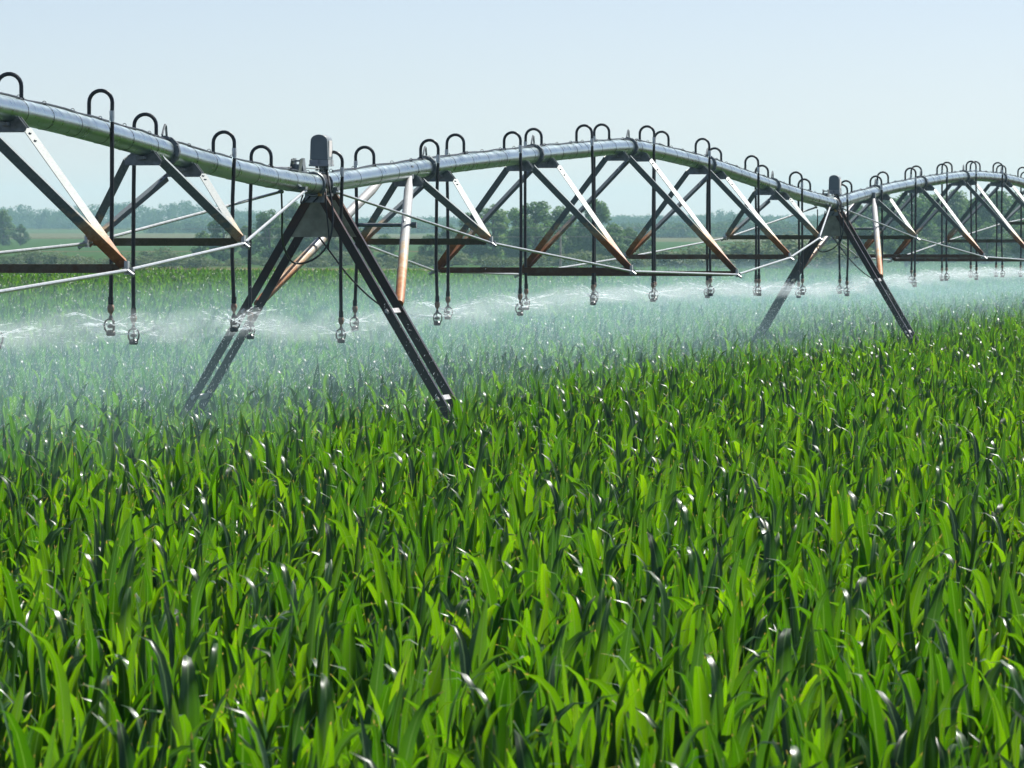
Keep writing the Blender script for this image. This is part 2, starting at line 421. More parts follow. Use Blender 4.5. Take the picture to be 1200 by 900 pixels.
def build_span(A, B, prof, label, lo=0.0, hi=1.0, fr=1.0, strut_lo=-1, strut_hi=2, JW=JW, JD=JD):
    D = (B - A); L = D.length / fr; d = D.normalized(); n = Vector((d.y, -d.x, 0))

    def ax(s):                       # s in units of the standard 34 m span
        q = s / fr
        return A + D * q + UP * (ZC + smooth_at(prof, s))
    root = thing('irrigation_span', label, 'irrigation span', (A + D * .5).to_tuple())
    N = 60
    mb = MB()
    mb.tube([ax(lo + (hi - lo) * i / N) for i in range(N + 1)], PR, 28)
    pipe = mb.build('pipe', M['pipe'], root)
    # bands (thin strap round pipe) and the cable they hold along its top
    mb = MB(); cb = MB()
    s = lo + .01
    while s < hi - .008:
        p = ax(s); t = (ax(s + .001) - ax(s - .001)).normalized()
        mb = MB()
        mb.torus(p, t, PR + .0006, .0022, 20, 4)
        side = t.cross(UP).normalized(); up2 = side.cross(t)
        mb.torus(p + up2 * (PR + .014) + side * .012, t, .013, .0025, 10, 4)
        mb.build('strap', M['goose'], pipe)
        s += .0245 + random.uniform(-.004, .004)
    pts = []
    for i in range(160):
        s_ = lo + .012 + (hi - lo - .024) * i / 159
        w_ = math.sin(i * 1.7) * .006 + math.sin(i * .61) * .007
        pts.append(ax(s_) + UP * (PR + .008 + .004 * math.sin(i * .9)) + n * (.012 + w_))
    cb.tube(pts, .0085, 6)
    cb.build('cable', M['black'], pipe)
    joints = []
    for k, s in enumerate(JS):
        if not (strut_lo < s < strut_hi): continue
        c = ax(s); t = (ax(s + .002) - ax(s - .002)).normalized()
        # flange: two bolted plates with a lifting hoop
        mb = MB()
        for off in (-.017, .017):
            side = t.cross(UP).normalized(); up2 = side.cross(t)
            for (r_, th) in ((.118, .009),):
                ringA = [c + t * (off - th) + (side * math.cos(a) + up2 * math.sin(a)) * r_ for a in [2 * math.pi * j / 12 for j in range(12)]]
                ringB = [c + t * (off + th) + (side * math.cos(a) + up2 * math.sin(a)) * r_ for a in [2 * math.pi * j / 12 for j in range(12)]]
                mb.ring_loft([ringA, ringB])
        for j in range(8):
            a = 2 * math.pi * (j + .5) / 8
            e = (side * math.cos(a) + up2 * math.sin(a)) * .102
            mb.tube([c + e - t * .045, c + e + t * .045], .009, 6)
        mb.tube([c + up2 * .115 - t * .10, c + up2 * .19 - t * .02, c + up2 * .20, c + up2 * .19 + t * .03, c + up2 * .115 + t * .06], .009, 6)
        mb.build('flange', M['clamp'], pipe)
        dz, w = JD[k], JW[k]
        J = {sg: c + n * (sg * w) - UP * dz for sg in (-1, 1)}
        joints.append((s, J, w, dz))
        for off in (-.0215, .0215):
            cc = ax(s + off)
            cz = cc - UP * PR
            mb = MB()
            # saddle clamp: transverse trapezoid plate under the pipe with cheeks that hug it
            for y_ in (-.035, .035):
                o_ = d * y_
                pl = [cz + n * -.085 + UP * .035, cz + n * .085 + UP * .035, cz + n * .14 - UP * .035, cz + n * .13 - UP * .06, cz - n * .13 - UP * .06, cz - n * .14 - UP * .035]
                mb.ring_loft([[p_ + o_ - d * .004 for p_ in pl], [p_ + o_ + d * .004 for p_ in pl]])
            mb.box(cz - UP * .063, n * .13, d * .07, UP * .003)
            mb.box(cz - UP * .012, n * .03, d * .16, UP * .012)
            mb.build('saddle_clamp', M['clamp'], root, smooth=False)
            for sg in (-1, 1):
                p = cz + n * (sg * .132) - UP * .04
                q = J[sg] - (J[sg] - p).normalized() * .03
                t_ = (q - p).normalized()
                m_out = (n * sg * dz + UP * w).normalized()
                e = -d
                e = (e - t_ * e.dot(t_)).normalized()
                m_out = (m_out - t_ * m_out.dot(t_)); m_out = (m_out - e * m_out.dot(e)).normalized()
                desc_to_cam = off > 0            # bar comes down towards the viewer
                ph = R(54) if desc_to_cam else R(2)
                Nn = e * math.cos(ph) + m_out * math.sin(ph)
                mb = MB()
                l_angle(mb, p, q, Nn, m_out)
                Nn = (Nn - t_ * Nn.dot(t_)).normalized()
                for f_ in (.035, .09):
                    mb.tube([p.lerp(q, f_), p.lerp(q, f_) + Nn * .008], .010, 6)
                f_ = .975
                mb.tube([p.lerp(q, f_), p.lerp(q, f_) + Nn * .010], .011, 6)
                mb.build('strut', M['strut'], root, smooth=False)
        # spreader bar between the two lower joints
        mb = MB()
        p, q = J[-1] + n * .05 + UP * .0, J[1] - n * .05
        l_angle(mb, p, q, -d, UP, leg=.058)
        for f_ in (.03, .5, .97):
            mb.tube([p.lerp(q, f_), p.lerp(q, f_) - d * .01], .008, 6)
        mb.build('spreader', M['spread'], root, smooth=False)
        for sg in (-1, 1):
            mb = MB()
            mb.box(J[sg] + UP * .005, n * .012, d * .03, UP * .045)
            mb.box(J[sg] - UP * .012 + n * sg * .018, n * .03, d * .016, UP * .006)
            mb.tube([J[sg] - n * .035 + d * .03, J[sg] + n * .035 + d * .03], .010, 6)
            mb.tube([J[sg] + n * sg * .01 - UP * .015 - d * .03, J[sg] + n * sg * .055 - UP * .045 - d * .05], .014, 7)
            mb.build('joint_plate', M['rod'], root, smooth=False)
    # truss rods, joint to joint and up to the pipe next to the towers
    for sg in (-1, 1):
        chain = []
        if strut_lo < 0.0:
            chain.append(ax(.004) + n * (sg * .10) - UP * .085)
        chain += [J[sg] - UP * .012 for (_, J, _, _) in joints]
        if strut_hi > 1:
            chain.append(ax(fr - .039) + n * (sg * .10) - UP * .085)
        for p, q in zip(chain[:-1], chain[1:]):
            mb = MB()
            sag = 0
            mb.tube([p, p.lerp(q, .5) - UP * sag, q], .0125, 8)
            mb.build('truss_rod', M['rod'], root)
        for p in ([chain[0]] if strut_lo < 0 else []) + ([chain[-1]] if strut_hi > 1 else []):
            mb = MB()
            mb.box(p + UP * .03 - n * sg * .03, n * .05, d * .05, UP * .012)
            mb.tube([p - d * .06, p + d * .06], .016, 7)
            mb.build('rod_anchor', M['clamp'], root, smooth=False)
    return ax, n, d


def build_drop(ax, n, d, s, side, zend, label, group):
    p = ax(s) + UP * PR
    base = Vector((p.x, p.y, 0))
    root = thing('sprinkler_drop', label, 'sprinkler drop', base.to_tuple(), group)
    lean = random.uniform(-.012, .012); w = .168
    mb = MB()
    h0 = .095 + random.uniform(-.008, .012)
    pts = [p - UP * .01, p + UP * h0]
    ra = w / 2
    for i in range(1, 12):
        a = math.pi * i / 11
        pts.append(p + UP * (h0 + ra * math.sin(a)) + n * side * (ra - ra * math.cos(a)))
    pts.append(p + n * side * (w + lean * .2) + UP * .012)
    mb.tube(pts, .0145, 9)
    mb.tube([p - UP * .01, p + UP * .016], .021, 9)
    mb.build('gooseneck', M['goose'], root)
    e0 = pts[-1]
    mb = MB(); mb.tube([e0 + UP * .035, e0 - UP * .03], .0185, 9); mb.tube([e0 - UP * .03, e0 - UP * .045], .0165, 9)
    mb.build('coupling', M['coupling'], root)
    e1 = Vector((e0.x + lean, e0.y, zend + .155))
    mb = MB()
    bow_ = random.uniform(-.012, .012)
    mb.tube([e0 - UP * .03, e0.lerp(e1, .3) + n * bow_, e0.lerp(e1, .7) + n * bow_ * 1.2, e1], .0155, 9)
    mb.tube([e1 + UP * .05, e1 - UP * .002], .020, 9)
    mb.build('hose', M['black'], root)
    mb = MB()
    mb.tube([e1, e1 - UP * .012, e1 - UP * .03, e1 - UP * .05, e1 - UP * .065], [.014, .0235, .025, .021, .013], 12)
    mb.tube([e1 - UP * .065, e1 - UP * .085], .010, 8)
    mb.build('pressure_regulator', M['tan'], root)
    c = Vector((e1.x, e1.y, zend))
    mb = MB()
    mb.tube([c + UP * .075, c + UP * .058, c + UP * .04], [.010, .016, .022], 10)
    for k in range(3):
        a = k * 2 * math.pi / 3 + .7 + s * 9
        e = Vector((math.cos(a), math.sin(a), 0))
        mb.tube([c + UP * .05 + e * .015, c + UP * .034 + e * .038, c + UP * .006 + e * .046, c - UP * .022 + e * .042, c - UP * .045 + e * .026], .0068, 6)
    mb.tube([c + UP * .015, c + UP * .004, c - UP * .008, c - UP * .016], [.006, .024, .026, .010], 12)
    mb.tube([c - UP * .028, c - UP * .04, c - UP * .062, c - UP * .07], [.020, .033, .034, .026], 12)
    mb.build('sprinkler_head', M['head'], root)
    HEADS.append((c + UP * .012, n.copy(), d.copy()))


def build_tower(P, d, label, full=True):
    n = Vector((d.y, -d.x, 0))
    root = thing('irrigation_tower', label, 'irrigation tower', P.to_tuple())
    zt = ZC + .36
    hw = lambda z: .03 + .59 * (zt - z)
    def L(dd, sg, z): return P + d * dd + n * (sg * hw(z)) + UP * z
    for dd in (-.27, .27):
        for sg in (-1, 1):
            mb = MB()
            p, q = L(dd, sg, zt - .02), L(dd, sg, .02)
            l_angle(mb, p, q, -d, (n * sg * .86 + UP * .5) if sg > 0 else (n * .86 - UP * .5) * -1, leg=.072, th=.008)
            for z in (ZC - .75, ZC - 1.1, ZC - .1):
                mb.tube([L(dd, sg, z), L(dd, sg, z) - d * .012], .010, 6)
            mb.build('leg', M['leg'], root, smooth=False)
        z1, z2 = zt - .06, ZC - .02
        mb = MB()
        o_ = d * (.012 if dd < 0 else -.012)
        pl = [L(dd, -1, z1) + o_, L(dd, 1, z1) + o_, L(dd, 1, z2) + o_, L(dd, -1, z2) + o_]
        mb.ring_loft([[p_ - d * .003 for p_ in pl], [p_ + d * .003 for p_ in pl]])
        mb.build('gusset_plate', M['gusset'], root, smooth=False)
    # ties between the paired legs
    for sg in (-1, 1):
        for z in (ZC - .655, ZC - 1.40):
            a, b = L(-.29, sg, z), L(.29, sg, z)
            mb = MB()
            mb.profile(a, b, [(-.022, -.01), (.022, -.01), (.022, .01), (-.022, .01)], (n * sg * .5 - UP * .86), (n * .86 * sg + UP * .5))
            mb.tube([a - d * .03, a + d * .02], .014, 7); mb.tube([b - d * .02, b + d * .04], .014, 7)
            mb.build('leg_tie', M['tie'], root, smooth=False)
    # pipe braces from the first saddle clamp down to the far legs
    top = P + d * 3.5 + UP * (ZC + .545)
    for sg in (-1, 1):
        q = L(.29, sg, ZC - .60) + n * sg * .03
        p = top + n * sg * .11
        mb = MB()
        mb.tube([p, p.lerp(q, .06), p.lerp(q, .12), p.lerp(q, .96), p.lerp(q, 1)], [.022, .028, .043, .043, .036], 14)
        mb.build('brace_tube', M['brace'], root)
        mb = MB()
        mb.box(p + UP * .03, n * .03, d * .04, UP * .06)
        mb.build('brace_bracket', M['clamp'], root, smooth=False)
    f_ = .40
    a = (top - n * .11).lerp(L(.29, -1, ZC - .60), f_) - n * .03; b = (top + n * .11).lerp(L(.29, 1, ZC - .60), f_) + n * .08
    mb = MB(); mb.tube([a, b], .018, 8); mb.tube([b - n * .012, b + n * .03], .03, 6)
    mb.torus(b - n * .075, (b - a), .05, .009, 14, 5)
    mb.build('cross_strut', M['clamp'], root)
    # pipe joint: rubber boot and flanged ends
    mb = MB()
    J = lambda dd: P + d * dd + UP * ZJ
    mb.tube([J(-.30), J(-.26), J(-.2), J(-.13), J(-.06), J(-.02)], [.094, .105, .098, .104, .098, .092], 22)
    mb.build('pipe_boot', M['black'], root)
    mb = MB()
    for dd in (-.34, -.02):
        mb.torus(J(dd), d, .098, .011, 22, 6)
    mb.box(J(-.16) + UP * .10, n * .035, d * .18, UP * .006)
    mb.build('joint_collar', M['clamp'], root)
    # alignment arm: two bent plates standing on the pipe
    mb = MB()
    for dd, lean, hh in ((-1.15, .03, .13), (-.85, -.02, .14)):
        b0 = J(dd) + UP * .075 + n * .0
        for (x0, x1) in ((-.04, -.034), (.034, .04)):
            pl = [b0 + n * x0 - UP * .03, b0 + n * x1 - UP * .03, b0 + n * (x1 + lean) + UP * hh, b0 + n * (x0 + lean) + UP * hh]
            mb.ring_loft([[p_ - d * .06 for p_ in pl], [p_ + d * .06 for p_ in pl]])
        mb.box(b0 + UP * .04 + n * lean * .3, n * .034, d * .005, UP * .045)
        mb.box(b0 + UP * (hh - .02) + n * lean, n * .036, d * .045, UP * .004)
    mb.build('alignment_bracket', M['clamp'], root, smooth=False)
    mb = MB()
    mb.tube([J(-2.6) + UP * .125 - n * .03, J(-.8) + UP * .135, J(-.05) + UP * .13 + n * .02], .006, 6)
    mb.tube([J(-2.6) + UP * .06 - n * .03, J(-2.6) + UP * .13 - n * .03], .012, 6)
    mb.build('alignment_rod', M['rod'], root)
    # control box with arched hood
    bc = P + n * .0 + d * .0 + UP * (ZC + .590)
    hwid, dep, hh, ar = .078, .11, .205, .058
    prof = [(-hwid * 1.03, .055), (hwid * 1.03, .055)]
    prof += [(hwid * .97, hh)]
    for i in range(1, 12):
        a_ = math.pi * i / 12
        prof.append((hwid * .97 * math.cos(a_), hh + ar * math.sin(a_) ** .75 + .008 * math.sin(a_)))
    prof.append((-hwid * .97, hh))
    mb = MB()
    mb.ring_loft([[bc + n * a_ * k_ + UP * (b_ * (1 if k_ == 1 else .985) + (0 if k_ == 1 else .002)) + d * y_ for a_, b_ in prof] for y_, k_ in ((-dep, .96), (-dep + .008, 1), (dep - .008, 1), (dep, .96))])
    box = mb.build('control_box', M['box'], root)
    mb = MB()
    mb.box(bc + UP * .034, n * hwid * 1.06, d * (dep + .004), UP * .019)
    mb.box(bc + UP * .006, n * (hwid * 1.12), d * (dep + .012), UP * .008)
    mb.build('box_base', M['boxlow'], box, smooth=False)
    mb = MB()
    mb.box(bc + UP * .036 - d * (dep + .010), n * .007, d * .006, UP * .016)
    mb.build('latch', M['clamp'], box, smooth=False)
    mb = MB()
    mb.box(bc + UP * .15 + n * (hwid * 1.0 + .0025), n * .001, d * .06, UP * .07)
    mb.build('sticker', M['sticker'], box, smooth=False)
    mb = MB()
    for (x, y) in ((-.04, 0), (.0, -.05), (.03, .05), (.055, -.03)):
        mb.tube([bc + n * x + d * y - UP * .002, bc + n * x + d * y - UP * .04], .013, 8)
    mb.tube([bc - UP * .0, bc - UP * .14], .022, 10)
    mb.build('box_stem', M['clamp'], root)
    # cables
    def cable(pts, r=.0085):
        m_ = MB(); P_ = [Vector(p) for p in pts]
        out = []
        for i in range(len(P_) - 1):
            a0 = P_[max(i - 1, 0)]; a1 = P_[i]; a2 = P_[i + 1]; a3 = P_[min(i + 2, len(P_) - 1)]
            for k in range(8):
                t = k / 8
                out.append(.5 * ((2 * a1) + (a2 - a0) * t + (2 * a0 - 5 * a1 + 4 * a2 - a3) * t * t + (3 * a1 - a0 - 3 * a2 + a3) * t ** 3))
        out.append(P_[-1])
        m_.tube(out, r, 7)
        m_.build('cable', M['black'], root)
    C = lambda x, dd, z: P + n * x + d * dd + UP * (ZC + z)
    cable([C(-.075, -1.3, .36), C(-.09, -1.2, .15), C(-.17, -.8, -.06), C(-.17, -.40, -.235), C(0, -.38, -.215), C(.13, -.36, -.08), C(.17, -.34, .14), C(.12, -.25, .42), C(.055, -.03, .56)])
    cable([C(.0, -.05, .56), C(.02, -.2, .44), C(-.06, -.32, .30), C(-.11, -.34, .27), C(-.10, -.3, .34)], .007)
    cable([C(.03, .05, .56), C(.07, -.18, .40), C(.0, -.34, .28)], .007)
    cable([C(-.10, .30, 0), C(.02, .32, -.16), C(.18, .30, -.36), C(.38, .28, -.55), C(.56, .26, -.66), C(.62, .27, -.64)], .008)
    cable([C(.055, -.03, .56), C(.10, -.3, .30), C(.13, -.32, 0), C(.12, -.3, -.12)], .007)
    mb = MB(); mb.tube([C(.05, -.33, .33), C(.05, -.33, .355), C(.05, -.33, .365)], [.022, .022, .014], 10)
    mb.build('drain_cap', M['brass'], root)
    mb = MB(); mb.box(C(.0, -.30, .386), n * .10, d * .02, UP * .010); mb.box(C(0, -.292, .33), n * .085, d * .005, UP * .055); mb.box(C(0, .292, .33), n * .085, d * .005, UP * .055); mb.box(C(0, 0, .345), n * .05, d * .27, UP * .012)
    mb.build('leg_cap', M['clamp'], root, smooth=False)


M['gusset'] = simple('weathered_plate', (.30, .31, .22), .5, .15, .35, 9)
M['tie'] = simple('zinc_tie', (.5, .5, .5), .45, .3, .3, 25)

axA, nA, dA = build_span(T0, T1, [(-.2, .25), (0, .46), (.25, .80), (.5, .95), (.658, .84), (.712, .78), (.773, .69), (.84, .575), (.914, .482), (.963, .44), (1.0, .425), (1.2, .40)], 'irrigation pipe span sloping down to the larger, closer tower from above the misty corn', 0, .991, 1, .4, 2, (.6, .97, 1.15, .97, .6), (.66, 1.07, 1.3, 1.07, .68))
axB, nB, dB = build_span(T1, T2, [(-.2, .37), (0, .438), (.0655, .535), (.182, .694), (.318, .85), (.41, .945), (.46, .995), (.49, .995), (.549, .95), (.647, .867), (.7546, .72), (.8735, .562), (1, .435), (1.2, .36)], 'arched irrigation pipe span between the two towers carrying grey boxes', -.0005, .991, 1)
axC, nC, dC = build_span(T2, T3, [(-.2, .36), (0, .445), (.058, .55), (.173, .706), (.299, .85), (.437, .98), (.52, 1.025), (.64, 1.03), (.737, .985), (.9, .80), (1.06, .50), (1.25, .40)], 'smaller irrigation pipe span beyond the distant tower, in front of dense trees', -.0005, 1.05, 1.06)
build_tower(T1, (dA + dB).normalized(), 'larger A-frame irrigation tower with grey control box, rusty legs standing in corn')
build_tower(T2, (dB + dC).normalized(), 'smaller distant A-frame irrigation tower with grey control box, half in mist')
build_tower(T3, dC, 'irrigation tower at the far end of the most distant span')

SIDE = {1: 'camera-side', -1: 'far-side'}
SP = [.0021 + .0613 * k for k in range(16)]
GR = 'sprinkler drops hanging from the irrigation pipe'


def dropz(q, side):
    return ZC - .845 + .15 * 4 * q * (1 - q) + random.uniform(-.025, .025)


cnt = {1: 0, -1: 0}
# span sloping to the closer tower: px-measured stations (s from T0)
for s, side, z_ in ((.9335, -1, -.79), (.864, 1, -.69), (.802, -1, -.75), (.736, 1, -.645), (.676, -1, -.70), (.615, 1, -.655), (.555, -1, -.68)):
    build_drop(axA, nA, dA, s, side, ZC + z_,
               f'{ORD[cnt[side]]} {SIDE[side]} black drop hose back from the larger tower on the sloping near span', GR)
    cnt[side] += 1
cnt = {1: 0, -1: 0}
for k, s in enumerate(SP):
    side = 1 if k % 2 == 0 else -1
    build_drop(axB, nB, dB, s, side, dropz(s, side), f'{ORD[cnt[side]]} {SIDE[side]} black drop hose along the arched middle span, counted from the larger tower', GR)
    cnt[side] += 1
cnt = {1: 0, -1: 0}
for k, s in enumerate([.0025] + [x + .05 for x in SP if x < .9]):
    side = 1 if k % 2 == 0 else -1
    build_drop(axC, nC, dC, s, side, dropz(s / 1.06, side), f'{ORD[cnt[side]]} {SIDE[side]} black drop hose along the smaller far span beyond the distant tower', GR)
    cnt[side] += 1


# --------------------------------------------------------------------- spray
def build_spray():
    cs, axs, rad = [], [], []
    g = Vector((0, 0, -9.8))
    for (c, n, d) in HEADS:
        c = np.array(c); far = c[1] > 90
        for k in range(9):                                   # filaments leaving the grooves of the deflector plate
            a = 2 * math.pi * (k + rng.uniform(-.45, .45)) / 9; el = rng.uniform(-.02, .42); v = rng.uniform(3.4, 5.0)
            v0 = np.array([math.cos(a) * math.cos(el), math.sin(a) * math.cos(el), math.sin(el)]) * v
            n_ = int(rng.uniform(10, 42))
            tt = .008 + rng.uniform(.08, .22) * rng.uniform(0, 1, n_) ** 1.7
            sp = .0015 + .085 * tt[:, None] + .25 * tt[:, None] ** 2
            p = c + v0 * tt[:, None] + .5 * np.array([0, 0, -9.8]) * (tt ** 2)[:, None] + rng.normal(0, 1, (n_, 3)) * sp
            p[:, 0] -= .7 * tt ** 1.5
            vel = v0 + np.array([0, 0, -9.8]) * tt[:, None]
            vel += rng.normal(0, .35, vel.shape)
            vel /= np.linalg.norm(vel, axis=1)[:, None]
            near = tt < .09
            ln = np.where(near, rng.uniform(.02, .045, n_), rng.uniform(.006, .02, n_))
            cs.append(p); axs.append(vel * ln[:, None]); rad.append(np.where(near, rng.uniform(.0009, .0021, n_), rng.uniform(.0007, .0017, n_)))
    # drops falling all around the line
    n_ = 62000
    Y = 36 + 84 * rng.uniform(0, 1, n_) ** .9
    q = np.where(Y < 49, (Y - 49) / 33.3 * 5.1, np.where(Y < 82.3, (Y - 49) / 33.3 * 6.31, 6.31 + (Y - 82.3) / 33.3 * 6.6)) + T1.x
    off = rng.normal(-1.2, 1.7, n_)
    X = q + off
    Z = ZC - .72 - .75 * rng.uniform(0, 1, n_) ** .9 + rng.normal(0, .16, n_)
    p = np.column_stack([X, Y, Z])
    vel = np.column_stack([rng.normal(-.35, .35, n_), rng.normal(0, .35, n_), -np.ones(n_)])
    vel /= np.linalg.norm(vel, axis=1)[:, None]
    cs.append(p); axs.append(vel * rng.uniform(.003, .016, n_)[:, None]); rad.append(.0006 + .0019 * rng.uniform(0, 1, n_) ** 6)
    C = np.concatenate(cs); A = np.concatenate(axs); r = np.concatenate(rad)
    k = C[:, 2] > 1.05
    C, A, r = C[k], A[k], r[k]
    t = A / np.linalg.norm(A, axis=1)[:, None]
    ref = np.where(np.abs(t[:, 2:3]) > .9, np.array([[1., 0, 0]]), np.array([[0, 0, 1.]]))
    u = np.cross(t, ref); u /= np.linalg.norm(u, axis=1)[:, None]
    w = np.cross(t, u)
    V = np.empty((len(C), 5, 3))
    V[:, 0] = C - A; V[:, 1] = C + A
    for i in range(3):
        a = 2 * math.pi * i / 3
        V[:, 2 + i] = C + (u * math.cos(a) + w * math.sin(a)) * r[:, None]
    T = np.array([(0, 3, 2), (0, 4, 3), (0, 2, 4), (1, 2, 3), (1, 3, 4), (1, 4, 2)])
    Q = (np.arange(len(C))[:, None, None] * 5 + T[None]).reshape(-1, 3)
    o = bpy.data.objects.new('water_spray', np_mesh('water_spray', V.reshape(-1, 3), Q, M['water'], smooth=False))
    COL.objects.link(o)
    tag(o, 'fine white water droplets and jets sprayed from the sprinkler heads over the corn', 'water spray', kind='stuff')


build_spray()


def build_mist():
    # air full of fine water on the down-wind side of the line: nested, uneven closed hulls of even density that follow the spans
    def line_x(y):
        return float(np.interp(y, [15.7, 49, 82.3, T3.y, T3.y + 40], [-6.74, T1.x, T2.x, T3.x, T3.x + 7.5]))
    m, nt, ns, lk = new_mat('spray_mist')
    out = nd(ns, 'ShaderNodeOutputMaterial')
    pv = nd(ns, 'ShaderNodeVolumePrincipled', Anisotropy=.3, Density=MIST)
    pv.inputs['Color'].default_value = (.58, .91, 1.0, 1)
    lk.new(pv.outputs[0], out.inputs['Volume'])
    # (start y, end y, camera-side edge, down-wind edge, bottom, top at the line, top down-wind)
    hulls = [(24, 158, 1.2, -15, .95, 2.52, 2.1), (27, 152, .7, -11, .98, 2.36, 1.95), (30, 146, .3, -8, 1.0, 2.22, 1.8),
             (32, 142, .0, -5.5, 1.02, 2.05, 1.7)]
    for hi, (y0, y1, e0, e1, zb, zt, zd) in enumerate(hulls):
        mb = MB(); rings = []
        N = 70
        for i in range(N + 1):
            y = y0 + (y1 - y0) * i / N
            x = line_x(y)
            end = min(1.0, (i + .6) / 5, (N - i + .6) / 5)
            a = y * .55 + hi * 2.1
            w1 = .28 * math.sin(a) + .18 * math.sin(2.3 * a + 1); w2 = .10 * math.sin(1.7 * a + 2) + .07 * math.sin(3.9 * a)
            w3 = 1.3 * math.sin(.6 * a + 1) + .8 * math.sin(1.9 * a)
            top = zb + (zt - zb + w2) * end; tdn = zb + (zd - zb + w2 * 1.5) * end
            c = (e0 + e1) / 2
            sec = [(e0 + .7 + w1, zb), (e0 + .45 + w1, zb + (top - zb) * .45), (e0 - .2 + w1 * .8, zb + (top - zb) * .85), (e0 - 1.0, top),
                   (c, (top + tdn) / 2 + .1 * end), (e1 + 2 + w3, tdn), (e1 + .5 + w3, zb + (tdn - zb) * .55), (e1 + w3, zb)]
            rings.append([Vector((x + c + (q - c) * (.35 + .65 * end), y, z)) for q, z in sec])
        mb.ring_loft(rings)
        o = mb.build('mist', m, None, smooth=False)
        tag(o, ['outermost and palest', 'outer', 'inner', 'innermost and densest'][hi] + ' layer of the bluish water mist drifting along the irrigation line', 'mist', 'layers of drifting water mist', 'stuff')


MIST = .0043
build_mist()


def build_fans():
    # the umbrella of fine spray thrown out by every deflector plate: thin, lobed, closed shells of even density
    m, nt, ns, lk = new_mat('spray_fan')
    out = nd(ns, 'ShaderNodeOutputMaterial')
    pv = nd(ns, 'ShaderNodeVolumePrincipled', Anisotropy=.2, Density=.24)
    pv.inputs['Color'].default_value = (.86, .96, 1.0, 1)
    lk.new(pv.outputs[0], out.inputs['Volume'])
    mb = MB()
    for (c, n, d) in HEADS:
        NA = 40
        ph = [random.uniform(0, 6.283) for _ in range(5)]
        tops, bots = [], []
        fr_ = [.03, .14, .32, .55, .8, 1.0]
        for f in fr_:
            t_, b_ = [], []
            for j in range(NA):
                a = 2 * math.pi * j / NA
                lob = .72 + .16 * math.sin(4 * a + ph[0]) + .10 * math.sin(7 * a + ph[1])
                r_ = .84 * f * (1 - (1 - lob) * min(1, f * 2.2))
                z_ = .26 * r_ - .50 * r_ * r_ + .02 * math.sin(6 * a + ph[3])
                th = .024 + .15 * f * (1 - f ** 3)
                p_ = Vector(c) + Vector((math.cos(a) * r_ - .10 * f * f, math.sin(a) * r_, z_))
                t_.append(p_ + UP * th * .8); b_.append(p_ - UP * th)
            tops.append(t_); bots.append(b_)
        mb.ring_loft(tops + bots[::-1], caps=True)
    o = mb.build('spray_fan', m, None, smooth=False)
    tag(o, 'soft white umbrellas of fine spray thrown out around each sprinkler head', 'water spray', kind='stuff')


build_fans()


# ---------------------------------------------------------------------- corn
def corn_leaf(h0, az, th0, length, W, bend, p, twist, nseg=11, wav=.0, droop_side=0.0):
    """one blade: V-folded ribbon with midrib integrated from an elevation profile"""
    us = np.linspace(0, 1, nseg + 1)
    ds = length / nseg
    th = th0 - bend * us ** p
    x = np.concatenate([[0], np.cumsum(np.cos(th[:-1]) * ds)])
    z = np.concatenate([[0], np.cumsum(np.sin(th[:-1]) * ds)])
    side = droop_side * us ** 2
    w = W * np.minimum(1, .62 + 1.5 * us) * np.clip(1 - us ** 2.4, 0, 1) ** .85 * .5
    w = np.maximum(w, .0015)
    fold = .45 - .25 * us
    V = []
    tang = np.column_stack([np.cos(th), np.zeros_like(th), np.sin(th)])
    nor = np.column_stack([-np.sin(th), np.zeros_like(th), np.cos(th)])
    tw = twist * us
    ph = random.uniform(0, 6)
    for i in range(nseg + 1):
        b = np.array([0, 1, 0]) * math.cos(tw[i]) + nor[i] * math.sin(tw[i])
        nn = nor[i] * math.cos(tw[i]) - np.array([0, 1, 0]) * math.sin(tw[i])
        c = np.array([.012 + x[i], side[i], h0 + z[i]])
        e1 = wav * math.sin(us[i] * 17 + ph); e2 = wav * math.sin(us[i] * 15 + ph + 2)
        V += [c + b * w[i] + nn * (fold[i] * w[i] + e1), c + b * w[i] * .5 + nn * (fold[i] * w[i] * .36 + e1 * .4), c, c - b * w[i] * .5 + nn * (fold[i] * w[i] * .36 + e2 * .4), c - b * w[i] + nn * (fold[i] * w[i] + e2)]
    V = np.array(V)
    ca, sa = math.cos(az), math.sin(az)
    V = np.column_stack([V[:, 0] * ca - V[:, 1] * sa, V[:, 0] * sa + V[:, 1] * ca, V[:, 2]])
    Q, UV = [], []
    for i in range(nseg):
        for j in range(4):
            a = i * 5 + j
            Q.append((a, a + 1, a + 6, a + 5))
            UV += [(j / 4, us[i]), ((j + 1) / 4, us[i]), ((j + 1) / 4, us[i + 1]), (j / 4, us[i + 1])]
    return V, np.array(Q), np.array(UV)


